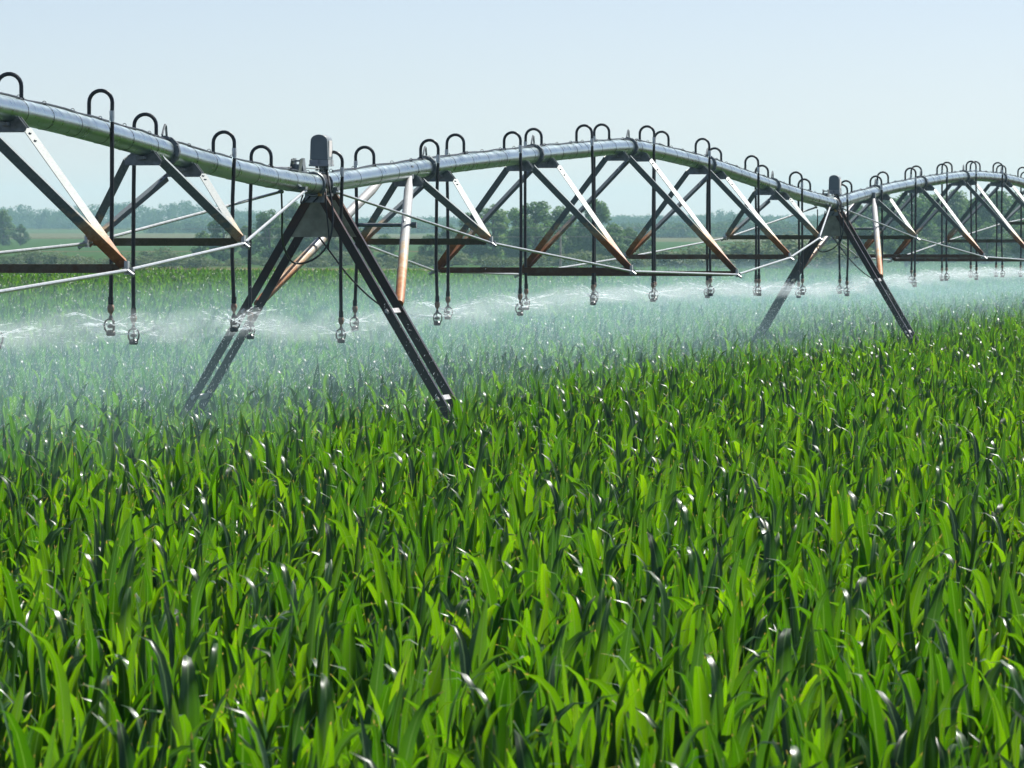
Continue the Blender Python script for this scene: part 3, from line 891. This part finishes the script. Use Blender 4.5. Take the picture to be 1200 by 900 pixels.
def corn_proto(i):
    H = random.uniform(1.06, 1.18)
    Vs, Qs, UVs, Ts = [], [], [], []
    base = 0
    plane = random.uniform(0, math.pi)
    def add(*a, **k):
        nonlocal base
        V, Q, UV = corn_leaf(*a, **k)
        Vs.append(V); Qs.append(Q + base); UVs.append(UV); base += len(V); Ts.append(np.full(len(V), random.random()))
    nl = 8
    for k in range(nl):
        f = k / (nl - 1)
        az = plane + math.pi * (k % 2) + random.gauss(0, .45)
        h0 = (.25 + .68 * f) * H
        ln = random.uniform(.56, .78) * (1 - .12 * f)
        th0 = R(random.uniform(76, 87) + 4 * f)
        bend = R(random.choice([random.uniform(8, 35), random.uniform(20, 60), random.uniform(110, 170), random.uniform(130, 190)]))
        add(h0, az, th0, ln, random.uniform(.066, .096), bend, random.uniform(4.0, 9.0), random.gauss(0, .45), wav=random.uniform(.002, .006), droop_side=random.gauss(0, .08))
    for k in range(2):                                        # the whorl: young upright blades
        az = plane + 2.1 * k + random.gauss(0, .5)
        add((.86 + .07 * k) * H, az, R(random.uniform(80, 93)), random.uniform(.40, .58), random.uniform(.045, .066),
            R(random.choice([random.uniform(5, 35), random.uniform(30, 120)])), random.uniform(2, 4.5), random.gauss(0, .9), wav=.003, droop_side=random.gauss(0, .04))
    V = np.concatenate(Vs); Q = np.concatenate(Qs); UV = np.concatenate(UVs)
    me = np_mesh('leaves', V, Q, M['corn'])
    ta = me.attributes.new('tone', 'FLOAT', 'POINT'); ta.data.foreach_set('value', np.concatenate(Ts).astype(np.float32))
    uvl = me.uv_layers.new(name='UVMap')
    uvl.data.foreach_set('uv', UV.astype(np.float32).ravel())
    st = MB()
    st.tube([(0, 0, -.02), (0, 0, .3 * H), (.004, 0, .65 * H), (0, .003, .98 * H)], [.014, .013, .012, .009], 8)
    sm = bpy.data.meshes.new('stalk'); sm.from_pydata(st.v, [], st.f); sm.materials.append(M['stalk'])
    sm.polygons.foreach_set('use_smooth', [True] * len(sm.polygons))
    return me, sm


NP = 12
PROTOS = [corn_proto(i) for i in range(NP)]


def corn_points():
    P = []
    ang = R(68)                       # row direction, measured from +X
    ux, uy = math.cos(ang), math.sin(ang)
    rows = np.arange(-320, 320) * .45
    along = np.arange(-40, 270, .170)
    A, B = np.meshgrid(along, rows)
    A = A + rng.normal(0, .035, A.shape); B = B + rng.normal(0, .05, B.shape)
    X = A * ux + B * uy; Y = A * uy - B * ux
    keep = (Y > 9) & (Y < 232) & (np.abs(X) < .098 * Y + 2.6)
    return np.column_stack([X[keep], Y[keep]])


pts = corn_points()
inview = (np.abs(pts[:, 0]) < .0915 * pts[:, 1] + .1) & (pts[:, 1] > 15.1)
idx = np.where(inview)[0]
near_idx = idx[np.argsort(pts[idx, 1])][:300]
near_set = np.zeros(len(pts), bool); near_set[near_idx] = True

first = [None] * NP
for c, i in enumerate(near_idx):
    k = c % NP
    x, y = pts[i]
    if first[k] is None:
        root = thing('corn_plant', 'green corn plant with broad glossy leaves in the clear, closest part of the field', 'corn plant', (x, y, 0), 'corn plants in the closest rows')
        for me, nm in ((PROTOS[k][0], 'leaves'), (PROTOS[k][1], 'stalk')):
            o = bpy.data.objects.new(nm, me); COL.objects.link(o); o.parent = root
        first[k] = root
    else:
        root = first[k].copy(); COL.objects.link(root)
        for ch in first[k].children:
            q = ch.copy(); COL.objects.link(q); q.parent = root
        root.location = (x, y, 0)
    root.rotation_euler = (random.gauss(0, .04), random.gauss(0, .04), random.uniform(0, 6.283))
    sc = random.uniform(.92, 1.06)
    root.scale = (sc, sc, sc)

# the rest of the field: one object, instanced from points
rest = pts[~near_set]
pm = bpy.data.meshes.new('corn_field')
pm.vertices.add(len(rest))
pm.vertices.foreach_set('co', np.column_stack([rest, np.zeros(len(rest))]).astype(np.float32).ravel())
rot = np.column_stack([rng.normal(0, .04, len(rest)), rng.normal(0, .04, len(rest)), rng.uniform(0, 6.283, len(rest))])
scl = rng.uniform(.92, 1.06, len(rest)) * (1 + .03 * np.sin(rest[:, 0] / 3.1) * np.sin(rest[:, 1] / 7.0))
at = pm.attributes.new('rot', 'FLOAT_VECTOR', 'POINT'); at.data.foreach_set('vector', rot.astype(np.float32).ravel())
at = pm.attributes.new('scl', 'FLOAT', 'POINT'); at.data.foreach_set('value', scl.astype(np.float32))
at = pm.attributes.new('pick', 'INT', 'POINT'); at.data.foreach_set('value', rng.integers(0, NP, len(rest)).astype(np.int32))
field = bpy.data.objects.new('corn_field', pm)
COL.objects.link(field)
tag(field, 'dense green corn crop covering the field out to its far edge', 'corn field', kind='stuff')
ng = bpy.data.node_groups.new('corn_scatter', 'GeometryNodeTree')
ng.interface.new_socket('Geometry', in_out='INPUT', socket_type='NodeSocketGeometry')
ng.interface.new_socket('Geometry', in_out='OUTPUT', socket_type='NodeSocketGeometry')
gi = ng.nodes.new('NodeGroupInput'); go = ng.nodes.new('NodeGroupOutput')
join = ng.nodes.new('GeometryNodeJoinGeometry')
for k in range(NP):
    pj = ng.nodes.new('GeometryNodeJoinGeometry')
    for ch in first[k].children:
        oi = ng.nodes.new('GeometryNodeObjectInfo'); oi.transform_space = 'ORIGINAL'
        oi.inputs['Object'].default_value = ch
        ng.links.new(oi.outputs['Geometry'], pj.inputs[0])
    g2 = ng.nodes.new('GeometryNodeGeometryToInstance')
    ng.links.new(pj.outputs[0], g2.inputs[0]); ng.links.new(g2.outputs[0], join.inputs[0])
iop = ng.nodes.new('GeometryNodeInstanceOnPoints')
iop.inputs['Pick Instance'].default_value = True
ng.links.new(gi.outputs[0], iop.inputs['Points']); ng.links.new(join.outputs[0], iop.inputs['Instance'])
for nm, dt, sk in (('pick', 'INT', 'Instance Index'), ('rot', 'FLOAT_VECTOR', 'Rotation'), ('scl', 'FLOAT', 'Scale')):
    na = ng.nodes.new('GeometryNodeInputNamedAttribute'); na.data_type = dt; na.inputs['Name'].default_value = nm
    ng.links.new(na.outputs['Attribute'], iop.inputs[sk])
ng.links.new(iop.outputs[0], go.inputs[0])
md = field.modifiers.new('scatter', 'NODES'); md.node_group = ng


# --------------------------------------------------------------------- trees
def leaf_cloud(centres, radii, per, size, squash=.85):
    """small leaf-sized quads spread through clumps; returns V, Q"""
    Vs = []
    for c, r in zip(centres, radii):
        n_ = int(per * (r ** 2))
        dirs = rng.normal(0, 1, (n_, 3)); dirs /= np.linalg.norm(dirs, axis=1)[:, None]
        rr = r * rng.uniform(.35, 1.0, n_) ** .6
        p = np.asarray(c) + dirs * rr[:, None] * np.array([1, 1, squash]) + rng.normal(0, .08 * r, (n_, 3))
        nn = dirs + rng.normal(0, .6, (n_, 3)); nn[:, 2] += .35
        nn /= np.linalg.norm(nn, axis=1)[:, None]
        a = np.cross(nn, rng.normal(0, 1, (n_, 3))); a /= np.linalg.norm(a, axis=1)[:, None]
        b = np.cross(nn, a)
        s = size * rng.uniform(.6, 1.3, n_)[:, None]
        Vs.append(np.stack([p - a * s, p - b * s * .6, p + a * s, p + b * s * .6], 1))
    V = np.concatenate(Vs).reshape(-1, 3)
    Q = np.arange(len(V)).reshape(-1, 4)
    return V, Q


def tree_proto(kind):
    """unit tree 8 m tall (kind 0..4 broad trees, 5..7 bushes 2.4 m)"""
    if kind < 5:
        H = 8.0
        n_ = random.randint(34, 46)
        cs, rs = [], []
        spread = [2.3, 2.9, 2.0, 2.6, 3.1][kind]
        for i in range(n_):
            f = random.uniform(0, 1)
            z = H * (.09 + .83 * f)
            wmax = spread * (math.sin(math.pi * min(1, .12 + .86 * f)) ** .75) + .2
            a = random.uniform(0, 6.283); rr = wmax * math.sqrt(random.uniform(.05, 1)) * .85
            cs.append((rr * math.cos(a), rr * math.sin(a), z)); rs.append(random.uniform(.6, 1.1) * (1.15 - .35 * f))
        V, Q = leaf_cloud(cs, rs, 230, .17)
        mb = MB()
        mb.tube([(0, 0, -.3), (.05, 0, 1.2), (-.08, .05, 3.2), (.1, -.05, 5.5), (0, 0, 7.2)], [.26, .22, .16, .09, .03], 8)
        for c in random.sample(cs, 9):
            z0 = max(.9, c[2] * .55)
            mb.tube([(0, 0, z0), (c[0] * .5, c[1] * .5, (z0 + c[2]) * .5 + .1), c], [.09, .06, .02], 6)
        m = M['tree']
    else:
        cs, rs = [], []
        for i in range(16):
            a = random.uniform(0, 6.283); rr = 2.1 * math.sqrt(random.uniform(0, 1))
            cs.append((rr * math.cos(a), rr * math.sin(a) * .7, random.uniform(.35, 1.75) * (1 - .25 * rr / 2))); rs.append(random.uniform(.4, .75))
        V, Q = leaf_cloud(cs, rs, 330, .11)
        mb = MB()
        for c in cs[:8]:
            mb.tube([(c[0] * .2, c[1] * .2, -.1), (c[0] * .6, c[1] * .6, c[2] * .55), c], [.05, .035, .012], 6)
        m = M['bush']
    cm = np_mesh('crown', V, Q, m, smooth=False)
    tm = bpy.data.meshes.new('trunk'); tm.from_pydata(mb.v, [], mb.f); tm.materials.append(M['bark'])
    return cm, tm


TP = [tree_proto(k) for k in range(8)]


def plant_tree(name, kind, px, ytop, Y, wscale, label, cat, group):
    x = (px - 600) / F * Y
    z = float(ground_z(x, Y))
    top = ZC + (HOR - ytop) / F * Y
    s = max(.3, (top - z) / (8.1 if kind < 5 else 2.35))
    root = thing(name, label, cat, (x, Y, z), group)
    for me, nm in ((TP[kind][0], 'crown'), (TP[kind][1], 'trunk' if kind < 5 else 'stem')):
        o = bpy.data.objects.new(nm, me); COL.objects.link(o); o.parent = root
    root.rotation_euler = (0, 0, random.uniform(0, 6.283))
    root.scale = (s * wscale, s * wscale, s)


N20 = ORD + ['thirteenth', 'fourteenth', 'fifteenth', 'sixteenth', 'seventeenth', 'eighteenth', 'nineteenth', 'twentieth', 'last']
# trees behind the larger tower
cl = [(238, 268, 1.0), (262, 250, 1.15), (290, 262, 1.2), (316, 242, 1.1), (342, 234, 1.15), (368, 250, 1.2), (398, 258, 1.2), (425, 266, 1.3), (452, 272, 1.3)]
for i, (px, yt, ws) in enumerate(cl):
    plant_tree('tree', i % 5, px, yt, 540 + 22 * ((i * 7) % 5), ws, f'{N20[i]} green tree along the clump behind the larger tower, counted from the open fields', 'tree', 'trees behind the larger tower')
cl = [(505, 272, 1.2), (528, 262, 1.2), (552, 246, 1.25), (578, 236, 1.2), (604, 240, 1.2), (628, 230, 1.2), (655, 240, 1.3), (668, 262, 1.3), (735, 264, 1.3), (758, 276, 1.3), (718, 270, 1.3)]
for i, (px, yt, ws) in enumerate(cl):
    plant_tree('tree', (i * 3 + 1) % 5, px, yt, 545 + 20 * ((i * 7) % 5), ws, f'{N20[i]} leafy tree of the wood behind the arched middle span', 'tree', 'trees behind the middle span')
plant_tree('tree', 1, 698, 227, 560, 1.0, 'tallest round-crowned tree rising above the wood behind the arched middle span', 'tree', 'trees behind the middle span')
cl = [(985, 246, 1.2), (1004, 236, 1.2), (1026, 222, 1.15), (1050, 226, 1.2), (1072, 216, 1.15), (1098, 224, 1.2), (1122, 218, 1.2), (1146, 226, 1.2), (1170, 217, 1.2), (1192, 221, 1.2), (1216, 226, 1.2),
      (1014, 262, 1.4), (1062, 258, 1.4), (1110, 260, 1.4), (1156, 258, 1.4), (1200, 262, 1.4)]
for i, (px, yt, ws) in enumerate(cl):
    plant_tree('tree', (i * 2) % 5, px, yt, (575 if i < 11 else 520) + 16 * ((i * 7) % 4), ws, f'{N20[i]} tree of the dense dark wood behind the smaller far span', 'tree', 'trees behind the far span')
cl = [(4, 243, 1.1), (-14, 250, 1.2), (24, 262, 1.1)]
for i, (px, yt, ws) in enumerate(cl):
    plant_tree('tree', (i + 2) % 5, px, yt, 860, ws, f'{N20[i]} pale hazy tree beside the sloping farmland across from the sprinklers', 'tree', 'trees beside the sloping farmland')
bl = [(30, 292), (52, 288), (74, 293), (98, 297), (122, 299), (148, 295), (172, 300), (200, 286), (214, 293), (236, 300), (262, 302), (292, 298), (322, 300), (352, 296), (385, 292), (418, 290), (450, 296),
      (490, 296), (520, 292), (548, 294), (580, 296), (612, 296), (640, 294), (675, 292), (706, 292), (738, 294), (770, 288), (800, 290), (828, 284), (856, 280), (884, 284), (908, 276), (934, 270), (958, 276), (980, 284)]
for i, (px, yt) in enumerate(bl):
    gp = 'shrubs on the open farmland edge' if px < 230 else 'shrubs under the trees at the field edge'
    j = i if px < 230 else i - 9
    where = 'of the low hedge below the open farmland' if px < 230 else 'of the hedge line along the corn edge below the trees'
    tens = ['', 'twenty-first', 'twenty-second', 'twenty-third', 'twenty-fourth', 'twenty-fifth', 'twenty-sixth', 'twenty-seventh']
    o_ = N20[j] if j < 20 else tens[j - 19]
    plant_tree('shrub', 5 + i % 3, px + random.uniform(-4, 4), yt, 505 + 12 * (i * 5 % 4), random.uniform(1.7, 2.4), f'{o_} pale green shrub {where}', 'shrub', gp)


def distant_woods():
    cs, rs = [], []
    def row(x0, x1, Y, ytop, hvar, step):
        px = x0
        while px < x1:
            Yk = Y + random.uniform(-60, 60)
            x = (px - 600) / F * Yk
            yt = (np.interp(px, [p for p, _ in ytop], [t for _, t in ytop])) + random.uniform(-hvar, hvar)
            top = ZC + (HOR - yt) / F * Yk
            z = float(ground_z(x, Yk))
            h = max(2.5, top - z)
            for k in range(13):
                f = random.uniform(0, 1)
                cs.append((x + random.gauss(0, 2.1), Yk + random.gauss(0, 2), z + h * (.05 + .83 * f))); rs.append(random.uniform(1.1, 2.2) * (1.15 - .35 * f))
            px += step * random.uniform(.6, 1.4)
    row(-140, 1340, 1950, [(-140, 246), (40, 241), (70, 247), (125, 237), (180, 240), (208, 234), (230, 237), (330, 254), (480, 256), (560, 258), (740, 258), (800, 256), (850, 250), (880, 252), (930, 262), (1000, 258), (1340, 256)], 3.0, 6.0)
    row(190, 520, 1500, [(190, 262), (230, 258), (300, 262), (450, 264), (520, 268)], 3, 7)
    row(740, 1000, 1250, [(740, 272), (820, 270), (870, 258), (900, 262), (1000, 268)], 4, 7)
    V, Q = leaf_cloud(cs, rs, 26, .34)
    o = bpy.data.objects.new('distant_woods', np_mesh('distant_woods', V, Q, M['wood'], smooth=False))
    COL.objects.link(o)
    tag(o, 'blue hazy band of distant woods along the horizon', 'woods', kind='stuff')


distant_woods()

# power line crossing behind the crop
def power_line():
    Y = 470
    xs = [-84, 4.0, 92]
    tops = []
    for i, x in enumerate(xs):
        z = 0.0
        h = ZC + (HOR - 266) / F * Y
        lab = 'slim grey utility pole standing before the wood behind the middle span' if i == 1 else f'{ORD[i]} utility pole of the line counted outward from the open farmland'
        root = thing('utility_pole', lab, 'utility pole', (x, Y, 0), 'utility poles of the power line')
        mb = MB(); mb.tube([(x, Y, -.3), (x, Y, h)], [.10, .07], 8); mb.build('pole', M['pole'], root)
        mb = MB(); mb.box((x, Y, h - .25), (.55, 0, 0), (0, .05, 0), (0, 0, .05))
        for a in (-.5, .5): mb.tube([(x + a, Y, h - .2), (x + a, Y, h - .06)], .035, 6)
        mb.build('crossarm', M['pole'], root)
        tops.append(Vector((x, Y, h - .05)))
    for k, off in enumerate((0.0, -.75)):
        mb = MB()
        for a, b in zip(tops[:-1], tops[1:]):
            P_ = [a.lerp(b, t / 10) + UP * (off - .12 * 4 * (t / 10) * (1 - t / 10)) + Vector((0, -.12, 0)) for t in range(11)]
            mb.tube(P_, .016, 5)
        o = mb.build('power_wire', M['pole'])
        tag(o, ['upper thin power wire strung between the utility poles', 'lower thin power wire strung between the utility poles'][k], 'power wire', 'wires of the power line')


power_line()

# ------------------------------------------------------------------- the air
def build_haze():
    m, nt, ns, lk = new_mat('haze_air')
    out = nd(ns, 'ShaderNodeOutputMaterial')
    pv = nd(ns, 'ShaderNodeVolumePrincipled', Density=.00022, Anisotropy=.2)
    pv.inputs['Color'].default_value = (.50, .83, 1.0, 1)
    lk.new(pv.outputs[0], out.inputs['Volume'])
    mb = MB()
    mb.box((0, 1640, 14.5), (1500, 0, 0), (0, 1760, 0), (0, 0, 16.5))
    o = mb.build('haze', m, None, smooth=False)
    tag(o, 'thin bluish summer haze filling the air over the farmland', 'haze', kind='stuff')


build_haze()

# ---------------------------------------------------------------- sky and sun
w = bpy.data.worlds.new('World'); SC.world = w; w.use_nodes = True
wn, wl = w.node_tree.nodes, w.node_tree.links
wn.clear()
sky = wn.new('ShaderNodeTexSky'); sky.sky_type = 'NISHITA'; sky.sun_disc = False
sky.sun_elevation = SUN_EL; sky.sun_rotation = SUN_AZ
sky.altitude = 300; sky.air_density = .5; sky.dust_density = .6; sky.ozone_density = 2.0
bg = wn.new('ShaderNodeBackground'); bg.inputs['Strength'].default_value = .068
wo = wn.new('ShaderNodeOutputWorld')
tint = wn.new('ShaderNodeMix'); tint.data_type = 'RGBA'; tint.blend_type = 'MULTIPLY'; tint.inputs[0].default_value = 1
tint.inputs[7].default_value = (1.24, 1.075, .985, 1)
wl.new(sky.outputs[0], tint.inputs[6]); wl.new(tint.outputs[2], bg.inputs[0]); wl.new(bg.outputs[0], wo.inputs[0])
sd = bpy.data.lights.new('sun', 'SUN'); sd.energy = 5.0; sd.angle = R(.5); sd.color = (1, .95, .87)
so = bpy.data.objects.new('sun', sd); COL.objects.link(so)
sv = Vector((math.sin(SUN_AZ) * math.cos(SUN_EL), math.cos(SUN_AZ) * math.cos(SUN_EL), math.sin(SUN_EL)))
so.rotation_euler = sv.to_track_quat('Z', 'Y').to_euler()

# -------------------------------------------------------------------- camera
cd = bpy.data.cameras.new('camera'); cam = bpy.data.objects.new('camera', cd); COL.objects.link(cam)
cd.sensor_width = 36; cd.lens = F * 36 / 1200
cam.location = (0, 0, ZC)
cam.rotation_euler = (R(90) - math.atan((450 - HOR) / F), 0, 0)
cd.clip_start = .5; cd.clip_end = 12000
cd.dof.use_dof = True; cd.dof.focus_distance = 46; cd.dof.aperture_fstop = 20
SC.camera = cam

# ------------------------------------------------------------------ settings
SC.view_settings.view_transform = 'Standard'; SC.view_settings.look = 'None'
SC.view_settings.exposure = 0.86; SC.view_settings.gamma = 1
SC.render.engine = 'CYCLES'
cy = SC.cycles
cy.use_denoising = True
cy.max_bounces = 7; cy.diffuse_bounces = 1; cy.glossy_bounces = 3; cy.transmission_bounces = 4; cy.volume_bounces = 1; cy.transparent_max_bounces = 48
cy.use_adaptive_sampling = True; cy.adaptive_threshold = .02
cy.caustics_reflective = False; cy.caustics_refractive = False
cy.sample_clamp_indirect = 6
